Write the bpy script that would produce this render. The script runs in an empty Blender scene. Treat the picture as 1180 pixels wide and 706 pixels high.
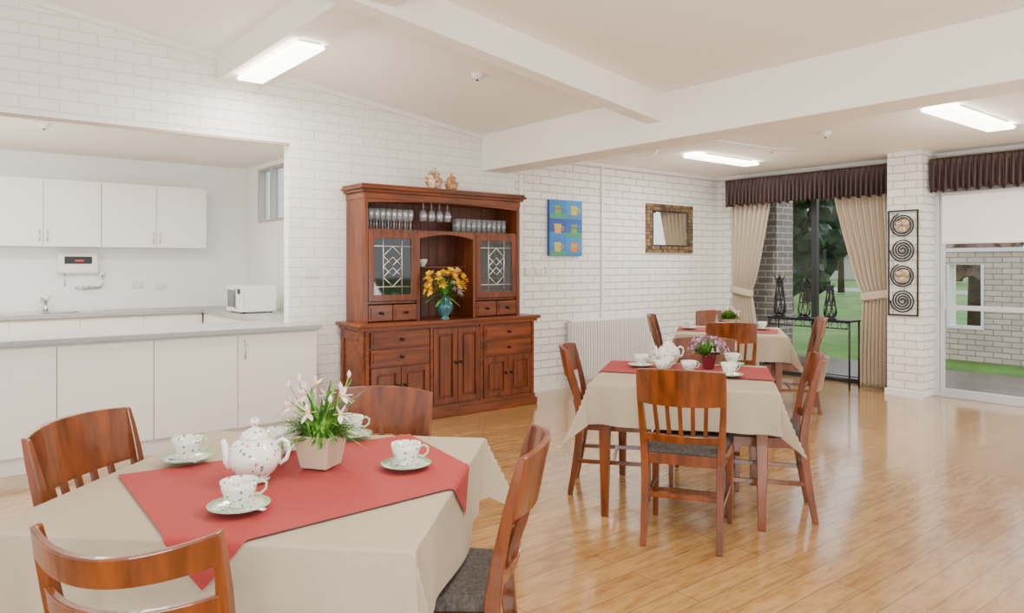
import bpy, bmesh, math, random
from mathutils import Vector, Matrix
random.seed(7)
S=bpy.context.scene
COL=S.collection
pi=math.pi
# ---------------------------------------------------------------- materials
def nodes(name):
    m=bpy.data.materials.new(name); m.use_nodes=True
    nt=m.node_tree; b=nt.nodes.get('Principled BSDF'); return m,nt,b
def mapped(nt,sc,rot=(0,0,0)):
    tc=nt.nodes.new('ShaderNodeTexCoord'); mp=nt.nodes.new('ShaderNodeMapping')
    mp.inputs['Scale'].default_value=sc; mp.inputs['Rotation'].default_value=rot
    nt.links.new(tc.outputs['Object'],mp.inputs['Vector']); return mp.outputs['Vector']
def M(name,col,rough=.5,metal=0,var=0,sc=(8,8,8),bump=0,bs=(60,60,60),coat=0,col2=None,emit=0,spec=.5,bd=.01):
    m,nt,b=nodes(name)
    c=tuple(col)+(1,)
    b.inputs['Base Color'].default_value=c; b.inputs['Roughness'].default_value=rough
    b.inputs['Metallic'].default_value=metal; b.inputs['Coat Weight'].default_value=coat; b.inputs['Coat Roughness'].default_value=.08
    b.inputs['Specular IOR Level'].default_value=spec
    if emit: 
        b.inputs['Emission Color'].default_value=c; b.inputs['Emission Strength'].default_value=emit
    if var or col2:
        n=nt.nodes.new('ShaderNodeTexNoise'); n.inputs['Scale'].default_value=1; n.inputs['Detail'].default_value=4
        nt.links.new(mapped(nt,sc),n.inputs['Vector'])
        r=nt.nodes.new('ShaderNodeValToRGB')
        r.color_ramp.elements[0].position=.33; r.color_ramp.elements[1].position=.67
        a=col2 if col2 else [max(0,x*(1-var)) for x in col]
        r.color_ramp.elements[0].color=tuple(a)+(1,)
        r.color_ramp.elements[1].color=tuple(min(1,x*(1+var)) for x in col)+(1,)
        nt.links.new(n.outputs['Fac'],r.inputs['Fac']); nt.links.new(r.outputs['Color'],b.inputs['Base Color'])
    if bump:
        n=nt.nodes.new('ShaderNodeTexNoise'); n.inputs['Scale'].default_value=1; n.inputs['Detail'].default_value=3
        nt.links.new(mapped(nt,bs),n.inputs['Vector'])
        bp=nt.nodes.new('ShaderNodeBump'); bp.inputs['Strength'].default_value=bump; bp.inputs['Distance'].default_value=bd
        nt.links.new(n.outputs['Fac'],bp.inputs['Height']); nt.links.new(bp.outputs['Normal'],b.inputs['Normal'])
    return m
def brickmat(name,axis,c1,c2,mort,bw=.24,rh=.085,ms=.006,bump=.5,rough=.55,dist=.006):
    m,nt,b=nodes(name)
    tc=nt.nodes.new('ShaderNodeTexCoord'); s=nt.nodes.new('ShaderNodeSeparateXYZ'); cb=nt.nodes.new('ShaderNodeCombineXYZ')
    nt.links.new(tc.outputs['Object'],s.inputs[0])
    if axis=='XY': nt.links.new(s.outputs['X'],cb.inputs[0]); nt.links.new(s.outputs['Y'],cb.inputs[1])
    else:
        if axis=='X': nt.links.new(s.outputs['X'],cb.inputs[0])
        elif axis=='Y': nt.links.new(s.outputs['Y'],cb.inputs[0])
        else:
            ad=nt.nodes.new('ShaderNodeMath'); ad.operation='ADD'
            nt.links.new(s.outputs['X'],ad.inputs[0]); nt.links.new(s.outputs['Y'],ad.inputs[1]); nt.links.new(ad.outputs[0],cb.inputs[0])
        nt.links.new(s.outputs['Z'],cb.inputs[1])
    bt=nt.nodes.new('ShaderNodeTexBrick'); nt.links.new(cb.outputs[0],bt.inputs['Vector'])
    bt.inputs['Scale'].default_value=1; bt.inputs['Brick Width'].default_value=bw; bt.inputs['Row Height'].default_value=rh
    bt.inputs['Mortar Size'].default_value=ms; bt.inputs['Mortar Smooth'].default_value=.4
    bt.inputs['Color1'].default_value=tuple(c1)+(1,); bt.inputs['Color2'].default_value=tuple(c2)+(1,); bt.inputs['Mortar'].default_value=tuple(mort)+(1,)
    nt.links.new(bt.outputs['Color'],b.inputs['Base Color'])
    b.inputs['Roughness'].default_value=rough
    inv=nt.nodes.new('ShaderNodeMath'); inv.operation='SUBTRACT'; inv.inputs[0].default_value=1
    nt.links.new(bt.outputs['Fac'],inv.inputs[1])
    n=nt.nodes.new('ShaderNodeTexNoise'); n.inputs['Scale'].default_value=45; nt.links.new(tc.outputs['Object'],n.inputs['Vector'])
    ma=nt.nodes.new('ShaderNodeMath'); ma.operation='MULTIPLY_ADD'; ma.inputs[1].default_value=.25
    nt.links.new(n.outputs['Fac'],ma.inputs[0]); nt.links.new(inv.outputs[0],ma.inputs[2])
    bp=nt.nodes.new('ShaderNodeBump'); bp.inputs['Strength'].default_value=bump; bp.inputs['Distance'].default_value=dist
    nt.links.new(ma.outputs[0],bp.inputs['Height']); nt.links.new(bp.outputs['Normal'],b.inputs['Normal'])
    return m,nt,b,bt
W=(.87,.85,.80); W2=(.83,.81,.76); WM=(.59,.57,.53)
m_brickX=brickmat('painted_brick_x','X',W,W2,WM,ms=.007,bump=.9,dist=.008)[0]
m_brickY=brickmat('painted_brick_y','Y',W,W2,WM,ms=.007,bump=.9,dist=.008)[0]
m_block=brickmat('painted_block','X',W,(.85,.83,.78),(.735,.715,.665),bw=.24,rh=.086,ms=.006,bump=.6,dist=.006)[0]
m_xbrick=brickmat('cream_brick','XY2',(.66,.54,.46),(.52,.41,.35),(.26,.22,.20),ms=.010)[0]
m_greybrick=brickmat('grey_brick','XY2',(.22,.17,.15),(.14,.115,.105),(.40,.38,.35),ms=.01)[0]
m_tile=brickmat('white_tile','X',(.88,.875,.86),(.88,.875,.86),(.80,.80,.79),bw=.3,rh=.2,ms=.002,bump=.1,rough=.2)[0]
m_ceil=M('ceiling_paint',(.92,.88,.775),.7)
m_kwall=M('kitchen_wall_paint',(.88,.87,.83),.6)
m_trim=M('white_gloss_paint',(.86,.84,.79),.4)
m_floor,nt,b,bt=brickmat('oak_plank_floor','XY',(.51,.295,.110),(.42,.23,.078),(.17,.085,.03),bw=1.25,rh=.125,ms=.0022,bump=.12,rough=.19,dist=.001)
n1=nt.nodes.new('ShaderNodeTexNoise'); n1.inputs['Scale'].default_value=1; n1.inputs['Detail'].default_value=6; n1.inputs['Roughness'].default_value=.68
nt.links.new(mapped(nt,(5,24,1)),n1.inputs['Vector'])
r1=nt.nodes.new('ShaderNodeValToRGB'); r1.color_ramp.elements[0].position=.3; r1.color_ramp.elements[0].color=(.62,.49,.37,1); r1.color_ramp.elements[1].position=.58; r1.color_ramp.elements[1].color=(1.0,1.0,1.0,1)
nt.links.new(n1.outputs['Fac'],r1.inputs['Fac'])
mx=nt.nodes.new('ShaderNodeMix'); mx.data_type='RGBA'; mx.blend_type='MULTIPLY'; mx.inputs[0].default_value=1
nt.links.new(bt.outputs['Color'],mx.inputs[6]); nt.links.new(r1.outputs['Color'],mx.inputs[7]); nt.links.new(mx.outputs[2],b.inputs['Base Color'])
b.inputs['Coat Weight'].default_value=.8; b.inputs['Coat Roughness'].default_value=.12

m_cherry=M('cherry_wood',(.155,.034,.0035),.3,var=.4,sc=(25,25,3),coat=.45,spec=.35)
m_hutch=M('jarrah_wood',(.140,.032,.007),.36,var=.42,sc=(22,22,2.5),coat=.15,spec=.35)
m_hutchH=M('jarrah_wood_horizontal',(.165,.038,.008),.36,var=.42,sc=(2.5,22,22),coat=.15,spec=.35)
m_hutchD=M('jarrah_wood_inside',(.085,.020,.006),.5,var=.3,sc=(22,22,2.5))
m_cushion=M('woven_grey_fabric',(.075,.062,.053),.9,var=.4,sc=(90,90,90),bump=.3,bs=(300,300,300))
m_cloth=M('beige_linen',(.42,.345,.245),.85,var=.05,sc=(220,220,220),bump=.35,bs=(7,7,7),bd=.02)
m_red=M('red_linen',(.36,.036,.034),.85,var=.12,sc=(260,260,260),bump=.25,bs=(9,9,9),bd=.015)
m_white=M('white_laminate',(.86,.84,.79),.35)
m_wtop=M('grey_laminate',(.36,.37,.37),.3,var=.06,sc=(200,200,200))
m_steel=M('brushed_steel',(.6,.6,.6),.25,1)
m_lead=M('polished_lead',(.78,.78,.78),.3,.8)
m_black=M('black_metal',(.012,.012,.013),.35,.3)
m_dark=M('dark_aluminium',(.03,.03,.035),.4,.3)
m_whitealu=M('white_aluminium',(.84,.84,.84),.35)
m_greyalu=M('pale_grey_aluminium',(.60,.61,.63),.35,.2)
m_curtain=M('cream_drape',(.53,.44,.33),.85,bump=.15,bs=(300,300,60))
m_pelmet=M('brown_pelmet_fabric',(.050,.024,.020),.55,var=.35,sc=(4,60,3),col2=(.022,.011,.010))
m_brass=M('brass',(.55,.36,.12),.35,1)
m_green=M('leaf_green',(.14,.33,.04),.5,var=.4,sc=(25,25,25))
m_greenD=M('dark_leaf',(.05,.16,.025),.5,var=.5,sc=(25,25,25))
m_petalW=M('white_pink_petal',(.88,.80,.79),.5,var=.1,sc=(40,40,40),col2=(.80,.44,.50))
m_petalY=M('yellow_petal',(.85,.58,.005),.5,col2=(.80,.42,.005),sc=(20,20,20))
m_petalO=M('orange_petal',(.75,.22,.01),.5)
m_petalP=M('purple_petal',(.42,.14,.38),.5,col2=(.75,.55,.7),sc=(60,60,60))
m_pot=M('cream_ceramic',(.54,.43,.30),.4)
m_potR=M('maroon_ceramic',(.14,.010,.018),.3)
m_teal=M('teal_glaze',(.02,.14,.15),.2,coat=.5)
m_soil=M('soil',(.05,.03,.02),.9,var=.3,sc=(80,80,80))
m_plastic=M('white_plastic',(.84,.83,.80),.35)
m_outlet=M('outlet_plastic',(.74,.73,.70),.35)
m_redled=M('red_display',(.55,.02,.01),.4,emit=.4)
m_screen=M('dark_glass',(.02,.02,.02),.1)
m_greyglass=M('grey_oven_window',(.10,.10,.11),.15)
m_tube=M('fluorescent_diffuser',(1,.98,.93),.5,emit=10)
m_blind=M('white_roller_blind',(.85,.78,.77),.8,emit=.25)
m_grass=M('grass',(.075,.185,.018),.9,var=.35,sc=(1.2,1.2,1.2),bump=.6,bs=(25,25,25))
m_conc=M('wet_paving',(.12,.09,.08),.3,var=.25,sc=(3,3,3))
m_bark=M('bark',(.10,.07,.05),.9,var=.3,sc=(6,6,2))
m_tree=M('tree_leaves',(.030,.060,.020),.8,col2=(.008,.018,.007),sc=(3,3,3),bump=1,bs=(12,12,12))
m_treeP=M('pink_blossom_leaves',(.46,.27,.27),.8,col2=(.24,.13,.12),sc=(4,4,4),bump=1,bs=(12,12,12))
m_roof=M('grey_roof',(.30,.30,.32),.6)
def porcelain(name,base,sc_=58,thr=.5,size=.56):
    m,nt,b=nodes(name)
    tc=nt.nodes.new('ShaderNodeTexCoord')
    v=nt.nodes.new('ShaderNodeTexVoronoi'); v.inputs['Scale'].default_value=sc_; nt.links.new(tc.outputs['Object'],v.inputs['Vector'])
    n=nt.nodes.new('ShaderNodeTexNoise'); n.inputs['Scale'].default_value=260; nt.links.new(tc.outputs['Object'],n.inputs['Vector'])
    ad=nt.nodes.new('ShaderNodeMath'); ad.operation='MULTIPLY_ADD'; ad.inputs[1].default_value=.5; nt.links.new(n.outputs['Fac'],ad.inputs[0]); nt.links.new(v.outputs['Distance'],ad.inputs[2])
    lt=nt.nodes.new('ShaderNodeMath'); lt.operation='LESS_THAN'; lt.inputs[1].default_value=size; nt.links.new(ad.outputs[0],lt.inputs[0])
    sp=nt.nodes.new('ShaderNodeSeparateColor'); nt.links.new(v.outputs['Color'],sp.inputs[0])
    gt=nt.nodes.new('ShaderNodeMath'); gt.operation='GREATER_THAN'; gt.inputs[1].default_value=thr; nt.links.new(sp.outputs[0],gt.inputs[0])
    mu=nt.nodes.new('ShaderNodeMath'); mu.operation='MULTIPLY'; nt.links.new(lt.outputs[0],mu.inputs[0]); nt.links.new(gt.outputs[0],mu.inputs[1])
    r=nt.nodes.new('ShaderNodeValToRGB'); r.color_ramp.interpolation='CONSTANT'
    e=r.color_ramp.elements; e[0].color=(.10,.30,.10,1); e[1].position=.5; e[1].color=(.60,.18,.30,1)
    x=e.new(.75); x.color=(.20,.17,.45,1)
    nt.links.new(sp.outputs[1],r.inputs['Fac'])
    mx=nt.nodes.new('ShaderNodeMix'); mx.data_type='RGBA'; mx.inputs[6].default_value=tuple(base)+(1,)
    nt.links.new(mu.outputs[0],mx.inputs[0]); nt.links.new(r.outputs['Color'],mx.inputs[7]); nt.links.new(mx.outputs[2],b.inputs['Base Color'])
    b.inputs['Roughness'].default_value=.12; b.inputs['Coat Weight'].default_value=.4
    return m
m_porc=porcelain('floral_porcelain',(.84,.81,.73))
m_porcG=porcelain('green_floral_porcelain',(.78,.80,.70),75,.35,.58)
m_jar=M('red_yellow_glaze',(.60,.42,.16),.25,col2=(.26,.03,.02),sc=(32,32,32))
m_jar2=M('cream_red_glaze',(.70,.60,.42),.25,col2=(.30,.05,.03),sc=(40,40,40))
m_saucer=M('pale_green_porcelain',(.38,.62,.40),.15,coat=.4)
m_porcW=M('white_porcelain',(.84,.81,.73),.12,coat=.4)
def glassmat(name,tint=(1,1,1),base=.06,dif=0):
    m,nt,b=nodes(name); nt.nodes.remove(b)
    out=[n for n in nt.nodes if n.type=='OUTPUT_MATERIAL'][0]
    t=nt.nodes.new('ShaderNodeBsdfTransparent'); t.inputs[0].default_value=tuple(tint)+(1,)
    g=nt.nodes.new('ShaderNodeBsdfGlossy'); g.inputs['Roughness'].default_value=.03
    lw=nt.nodes.new('ShaderNodeLayerWeight'); lw.inputs['Blend'].default_value=.25
    ad=nt.nodes.new('ShaderNodeMath'); ad.operation='MULTIPLY_ADD'; ad.inputs[1].default_value=.6; ad.inputs[2].default_value=base; ad.use_clamp=True
    nt.links.new(lw.outputs['Fresnel'],ad.inputs[0])
    mx=nt.nodes.new('ShaderNodeMixShader'); nt.links.new(ad.outputs[0],mx.inputs[0]); nt.links.new(t.outputs[0],mx.inputs[1]); nt.links.new(g.outputs[0],mx.inputs[2])
    last=mx
    if dif:
        d=nt.nodes.new('ShaderNodeBsdfDiffuse'); d.inputs[0].default_value=(.9,.93,.95,1)
        m2=nt.nodes.new('ShaderNodeMixShader'); m2.inputs[0].default_value=dif
        nt.links.new(mx.outputs[0],m2.inputs[1]); nt.links.new(d.outputs[0],m2.inputs[2]); last=m2
    nt.links.new(last.outputs[0],out.inputs['Surface']); return m
m_pane=glassmat('window_glass',(.97,.99,.98),.0)
m_glass=glassmat('clear_glassware',(.95,.97,.98),.14,.15)
m_cabglass=glassmat('cabinet_glass',(.55,.60,.65),.06)
m_mirror=M('mirror_silver',(.9,.9,.9),.02,1)

# ---------------------------------------------------------------- mesh builder
class B:
    def __init__(s): s.v=[]; s.f=[]; s.m=[]; s.sm=[]
    def add(s,vs,fs,mi=0,sm=False):
        o=len(s.v); s.v+= [tuple(v) for v in vs]
        for f in fs: s.f.append(tuple(o+i for i in f)); s.m.append(mi); s.sm.append(sm)
        return s
    def box(s,x0,x1,y0,y1,z0,z1,mi=0,bev=0,rot=None,piv=None):
        if bev:
            bm=bmesh.new(); bmesh.ops.create_cube(bm,size=1)
            for v in bm.verts: v.co=Vector(((x0+x1)/2+v.co.x*(x1-x0),(y0+y1)/2+v.co.y*(y1-y0),(z0+z1)/2+v.co.z*(z1-z0)))
            bmesh.ops.bevel(bm,geom=bm.edges[:],offset=bev,segments=2,affect='EDGES')
            bm.verts.index_update(); vs=[v.co.copy() for v in bm.verts]; fs=[[v.index for v in f.verts] for f in bm.faces]; bm.free()
        else:
            vs=[Vector(p) for p in ((x0,y0,z0),(x1,y0,z0),(x1,y1,z0),(x0,y1,z0),(x0,y0,z1),(x1,y0,z1),(x1,y1,z1),(x0,y1,z1))]
            fs=[(0,3,2,1),(4,5,6,7),(0,1,5,4),(1,2,6,5),(2,3,7,6),(3,0,4,7)]
        s.add(vs,fs,mi); return s
    def prismY(s,poly,y0,y1,mi=0):
        n=len(poly); vs=[(p[0],y0,p[1]) for p in poly]+[(p[0],y1,p[1]) for p in poly]
        fs=[tuple(range(n)),tuple(range(2*n-1,n-1,-1))]+[(i,i+n,(i+1)%n+n,(i+1)%n) for i in range(n)]
        s.add(vs,fs,mi); return s
    def lathe(s,prof,c=(0,0,0),seg=24,mi=0,sm=True,ax='z'):
        vs=[]; n=len(prof)
        for r,z in prof:
            for i in range(seg):
                a=2*pi*i/seg
                p=(r*math.cos(a),r*math.sin(a),z)
                if ax=='x': p=(z,p[0],p[1])
                if ax=='y': p=(p[0],z,p[1])
                vs.append((c[0]+p[0],c[1]+p[1],c[2]+p[2]))
        fs=[]
        for j in range(n-1):
            for i in range(seg):
                k=(i+1)%seg; fs.append((j*seg+i,j*seg+k,(j+1)*seg+k,(j+1)*seg+i))
        fs.append(tuple(range(seg-1,-1,-1))); fs.append(tuple((n-1)*seg+i for i in range(seg)))
        s.add(vs,fs,mi,sm); return s
    def tube(s,pts,r,seg=8,mi=0,sm=True,caps=True):
        pts=[Vector(p) for p in pts]; n=len(pts); rr=r if hasattr(r,'__len__') else [r]*n
        t0=(pts[1]-pts[0]).normalized(); up=Vector((0,0,1)) if abs(t0.z)<.9 else Vector((1,0,0))
        nrm=(up-t0*up.dot(t0)).normalized(); vs=[]
        for i,p in enumerate(pts):
            t=(pts[min(i+1,n-1)]-pts[max(i-1,0)]).normalized()
            nrm=(nrm-t*nrm.dot(t)).normalized(); bi=t.cross(nrm)
            for k in range(seg):
                a=2*pi*k/seg; vs.append(p+(nrm*math.cos(a)+bi*math.sin(a))*rr[i])
        fs=[(j*seg+i,j*seg+(i+1)%seg,(j+1)*seg+(i+1)%seg,(j+1)*seg+i) for j in range(n-1) for i in range(seg)]
        if caps: fs+= [tuple(range(seg-1,-1,-1)),tuple((n-1)*seg+i for i in range(seg))]
        s.add(vs,fs,mi,sm); return s
    def beam(s,pts,hw,ht,mi=0,wdir=(1,0,0)):
        pts=[Vector(p) for p in pts]; n=len(pts); vs=[]
        W_=Vector(wdir)
        for i,p in enumerate(pts):
            t=(pts[min(i+1,n-1)]-pts[max(i-1,0)]).normalized()
            w=(W_-t*W_.dot(t)).normalized(); h=t.cross(w)
            a=hw[i] if hasattr(hw,'__len__') else hw; c=ht[i] if hasattr(ht,'__len__') else ht
            vs+=[p-w*a-h*c,p+w*a-h*c,p+w*a+h*c,p-w*a+h*c]
        fs=[(j*4+i,j*4+(i+1)%4,(j+1)*4+(i+1)%4,(j+1)*4+i) for j in range(n-1) for i in range(4)]
        fs+=[(3,2,1,0),tuple((n-1)*4+i for i in range(4))]
        s.add(vs,fs,mi); return s
    def grid(s,fn,nu,nv,mi=0,sm=True,thick=0):
        vs=[fn(i/nu,j/nv) for j in range(nv+1) for i in range(nu+1)]
        fs=[(j*(nu+1)+i,j*(nu+1)+i+1,(j+1)*(nu+1)+i+1,(j+1)*(nu+1)+i) for j in range(nv) for i in range(nu)]
        s.add(vs,fs,mi,sm); return s
    def leaf(s,p0,d,L,w,droop=.3,mi=0,n=4):
        p0=Vector(p0); d=Vector(d).normalized(); side=d.cross(Vector((0,0,1)))
        if side.length<.05: side=Vector((1,0,0))
        side.normalize(); vs=[]
        for i in range(n+1):
            t=i/n; ww=w*math.sin(pi*min(.97,t*.85+.1))**.8
            c=p0+d*L*t+Vector((0,0,-droop*L*t*t))
            vs+=[c-side*ww*.5,c+Vector((0,0,-ww*.12)),c+side*ww*.5]
        fs=[]
        for i in range(n):
            a=i*3; fs+=[(a,a+1,a+4,a+3),(a+1,a+2,a+5,a+4)]
        s.add(vs,fs,mi,True); return s
    def flower(s,c,nrm,r,n=6,mi=0,cmi=None,w=.55):
        c=Vector(c); nrm=Vector(nrm).normalized(); a=nrm.orthogonal().normalized(); b_=nrm.cross(a)
        for i in range(n):
            t=2*pi*i/n+random.random()*.2; d=(a*math.cos(t)+b_*math.sin(t))+nrm*.55
            s.leaf(c,d,r*1.1,r*w,.15,mi,3)
        if cmi is not None: s.lathe([(.0005,-.002),(r*.18,0),(r*.15,r*.2),(.0005,r*.28)],c,8,cmi)
        return s
    def obj(s,name,mats,parent=None,loc=(0,0,0),rz=0,bevel=0,solid=0):
        me=bpy.data.meshes.new(name); me.from_pydata(s.v,[],s.f)
        if not isinstance(mats,(list,tuple)): mats=[mats]
        for m in mats: me.materials.append(m)
        me.polygons.foreach_set('material_index',s.m); me.polygons.foreach_set('use_smooth',s.sm)
        bm=bmesh.new(); bm.from_mesh(me); bmesh.ops.recalc_face_normals(bm,faces=bm.faces); bm.to_mesh(me); bm.free()
        me.update()
        o=bpy.data.objects.new(name,me); COL.objects.link(o); o.location=loc; o.rotation_euler=(0,0,rz)
        if parent: o.parent=parent
        if bevel:
            md=o.modifiers.new('b','BEVEL'); md.width=bevel; md.segments=2; md.limit_method='ANGLE'
        if solid:
            md=o.modifiers.new('s','SOLIDIFY'); md.thickness=solid; md.offset=0
        return o
def thing(name,label,cat,loc=(0,0,0),rz=0,group=None):
    o=bpy.data.objects.new(name,None); COL.objects.link(o); o.empty_display_size=.1
    o.location=loc; o.rotation_euler=(0,0,rz); tag(o,label,cat,group); return o
def tag(o,label,cat,group=None,kind=None):
    o['label']=label; o['category']=cat
    if group: o['group']=group
    if kind: o['kind']=kind
    return o
def struct(o): o['kind']='structure'; return o
def dup(o,loc,rz,label=None,parent=None):
    c=o.copy(); COL.objects.link(c)
    if parent is None: c.location=loc; c.rotation_euler=(0,0,rz)
    else: c.parent=parent
    if label: c['label']=label
    for ch in o.children: dup(ch,None,None,None,c)
    return c

# ---------------------------------------------------------------- camera
yaw=math.radians(51.4)
cam=bpy.data.cameras.new('camera'); cam.sensor_width=36; cam.lens=839/1180*36; cam.shift_y=-48/1180; cam.clip_start=.05
co=bpy.data.objects.new('camera',cam); COL.objects.link(co); co.location=(0,0,1.4); co.rotation_euler=(pi/2,0,yaw-pi/2); S.camera=co
# ---------------------------------------------------------------- world
w=bpy.data.worlds.new('world'); S.world=w; w.use_nodes=True; nt=w.node_tree; bg=nt.nodes['Background']
tc=nt.nodes.new('ShaderNodeTexCoord'); n=nt.nodes.new('ShaderNodeTexNoise'); n.inputs['Scale'].default_value=3; n.inputs['Detail'].default_value=5
r=nt.nodes.new('ShaderNodeValToRGB'); r.color_ramp.elements[0].color=(.84,.91,1,1); r.color_ramp.elements[1].color=(1,.99,.97,1); r.color_ramp.elements[0].position=.4; r.color_ramp.elements[1].position=.6
nt.links.new(tc.outputs['Generated'],n.inputs['Vector']); nt.links.new(n.outputs['Fac'],r.inputs['Fac']); nt.links.new(r.outputs['Color'],bg.inputs['Color']); bg.inputs['Strength'].default_value=1.8

# ---------------------------------------------------------------- room shell
YW=6.1; XW=8.5; XB=4.467
def zc(x): return 2.74+.135*(XB-x)
struct(B().box(-2,8.62,-2,9.4,-.1,0).obj('floor',m_floor))
struct(B().prismY([(-2,zc(-2)),(XB+.05,zc(XB+.05)),(XB+.05,zc(XB)+.1),(-2,zc(-2)+.1)],-2,YW+.11).obj('ceiling_raked',m_ceil))
struct(B().box(4.7,8.75,-2,YW+.11,2.6,2.7).obj('ceiling_flat',m_ceil))
struct(B().box(-1,3.3,YW+.11,9.35,2.6,2.7).obj('ceiling_kitchen',m_ceil))
struct(B().prismY([(-2,2.435),(2.41,2.435),(2.41,zc(2.41)+.05),(-2,zc(-2)+.05)],YW,YW+.11)
  .prismY([(2.41,0),(4.9,0),(4.9,zc(4.9)+.05),(2.41,zc(2.41)+.05)],YW,YW+.11).obj('wall_back',m_block))
struct(B().box(4.9,8.62,YW,YW+.11,0,2.7).obj('wall_back_dining',m_brickX))
wr=B().box(XW,XW+.12,5.86,YW,0,2.7).box(XW,XW+.12,3.62,5.86,2.3,2.7).box(XW,XW+.12,-2,3.27,2.2,2.7).box(XW,XW+.12,-2,1.0,0,2.2)
struct(wr.obj('wall_right',m_brickY))
struct(B().box(8.08,8.62,3.27,3.62,0,2.7).obj('wall_pier',brickmat('painted_brick_xy','XY2',W,W2,WM,ms=.007,bump=.9,dist=.008)[0]))
struct(B().box(-1,3.3,9.2,9.3,0,2.7).obj('wall_kitchen_back',m_tile))
KX=3.08
kr=B().box(KX,KX+.1,YW+.11,7.7,0,2.6).box(KX,KX+.1,8.74,9.2,0,2.6).box(KX,KX+.1,7.7,8.74,0,1.90).box(KX,KX+.1,7.7,8.74,2.54,2.6)
struct(kr.obj('wall_kitchen_side',m_kwall))
struct(B().box(-1.1,-1,YW+.11,9.3,0,2.7).obj('wall_kitchen_left',m_kwall))
struct(B().box(-1.9,2.41,YW-.012,YW+.012,2.425,2.447).obj('trim_1',M('lintel_edge',(.42,.34,.27),.5)))
struct(B().box(XB,4.8,-2,YW,2.372,2.8).obj('trim_2',m_ceil,bevel=.006))
struct(B().prismY([(-2,zc(-2)-.22),(XB,zc(XB)-.22),(XB,zc(XB)+.02),(-2,zc(-2)+.02)],3.72,3.86).obj('trim_3',m_ceil))
struct(B().box(1.81,2.10,-2,YW,2.89,3.12).obj('trim_4',m_ceil))
struct(B().prismY([(-2,zc(-2)-.045),(XB,zc(XB)-.045),(XB,zc(XB)+.01),(-2,zc(-2)+.01)],YW-.03,YW).obj('trim_5',m_trim))
struct(B().box(4.8,XW,YW-.03,YW,2.56,2.6).box(XW-.03,XW,3.62,YW,2.56,2.6).box(XW-.03,XW,-2,3.27,2.56,2.6).obj('trim_6',m_trim))
struct(B().box(4.9,XW,YW-.018,YW,0,.09).box(2.57,2.8,YW-.018,YW,0,.09).obj('baseboard_back',m_trim))
struct(B().box(XW-.018,XW,5.86,YW-.02,0,.09).box(8.06,8.08,3.25,3.64,0,.07).obj('baseboard_right',m_trim))
wb=B()
for (y0,y1,z0,z1) in ((7.7,8.74,1.90,1.93),(7.7,8.74,2.51,2.54),(7.7,7.74,1.93,2.51),(8.70,8.74,1.93,2.51),(8.30,8.34,1.93,2.51)):
    wb.box(KX-.01,KX+.07,y0,y1,z0,z1)
m_kframe=M('grey_aluminium',(.45,.45,.45),.4,.3)
wo=struct(wb.obj('window_1',m_kframe))
B().box(KX+.04,KX+.045,7.74,8.70,1.93,2.51).obj('glass_pane',m_pane,wo)
wb=B(); X0,X1=8.53,8.59
for (y0,y1,z0,z1) in ((3.62,5.86,0,.05),(3.62,5.86,2.25,2.3),(3.62,3.67,.05,2.25),(5.81,5.86,.05,2.25),(4.67,4.74,.05,2.25)):
    wb.box(X0,X1,y0,y1,z0,z1)
wo=struct(wb.obj('window_2',m_dark))
B().box(8.56,8.563,3.67,4.67,.05,2.25).obj('glass_pane',m_pane,wo); B().box(8.565,8.568,4.74,5.81,.05,2.25).obj('glass_pane',m_pane,wo)
wb=B(); X0,X1=8.40,8.50
for (y0,y1,z0,z1) in ((1.0,3.27,0,.035),(1.0,3.27,2.15,2.2),(3.225,3.27,.035,2.15),(1.0,1.045,.035,2.15)): wb.box(X0,X1,y0,y1,z0,z1)
wo=struct(wb.obj('door_1',m_greyalu,bevel=.004))
def leafdoor(y0,y1,x):
    b_=B().box(x,x+.035,y0,y1,.035,.09).box(x,x+.035,y0,y1,2.09,2.15).box(x,x+.035,y0,y0+.042,.09,2.09).box(x,x+.035,y1-.042,y1,.09,2.09).box(x,x+.035,y0+.042,y1-.042,.925,.975)
    p=b_.obj('door_leaf',m_greyalu,wo,bevel=.003)
    B().box(x+.015,x+.018,y0+.042,y1-.042,.09,2.09).obj('glass_pane',m_pane,p)
leafdoor(2.1,3.22,8.41); leafdoor(1.045,2.14,8.455)
B().box(8.385,8.405,3.16,3.185,.92,1.12).obj('door_handle',m_greyalu,wo,bevel=.004)
t=thing('roller_blind','white roller blind pulled part way down over glass door','blind',(8.36,2.2,1.64))
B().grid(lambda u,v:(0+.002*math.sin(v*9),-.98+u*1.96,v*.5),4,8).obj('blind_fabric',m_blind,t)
B().box(-.012,.012,-.98,.98,-.02,0).obj('bottom_bar',m_whitealu,t,bevel=.004)
B().tube([(0,-.98,.51),(0,.98,.51)],.025,12).obj('roller_tube',m_whitealu,t)

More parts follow.
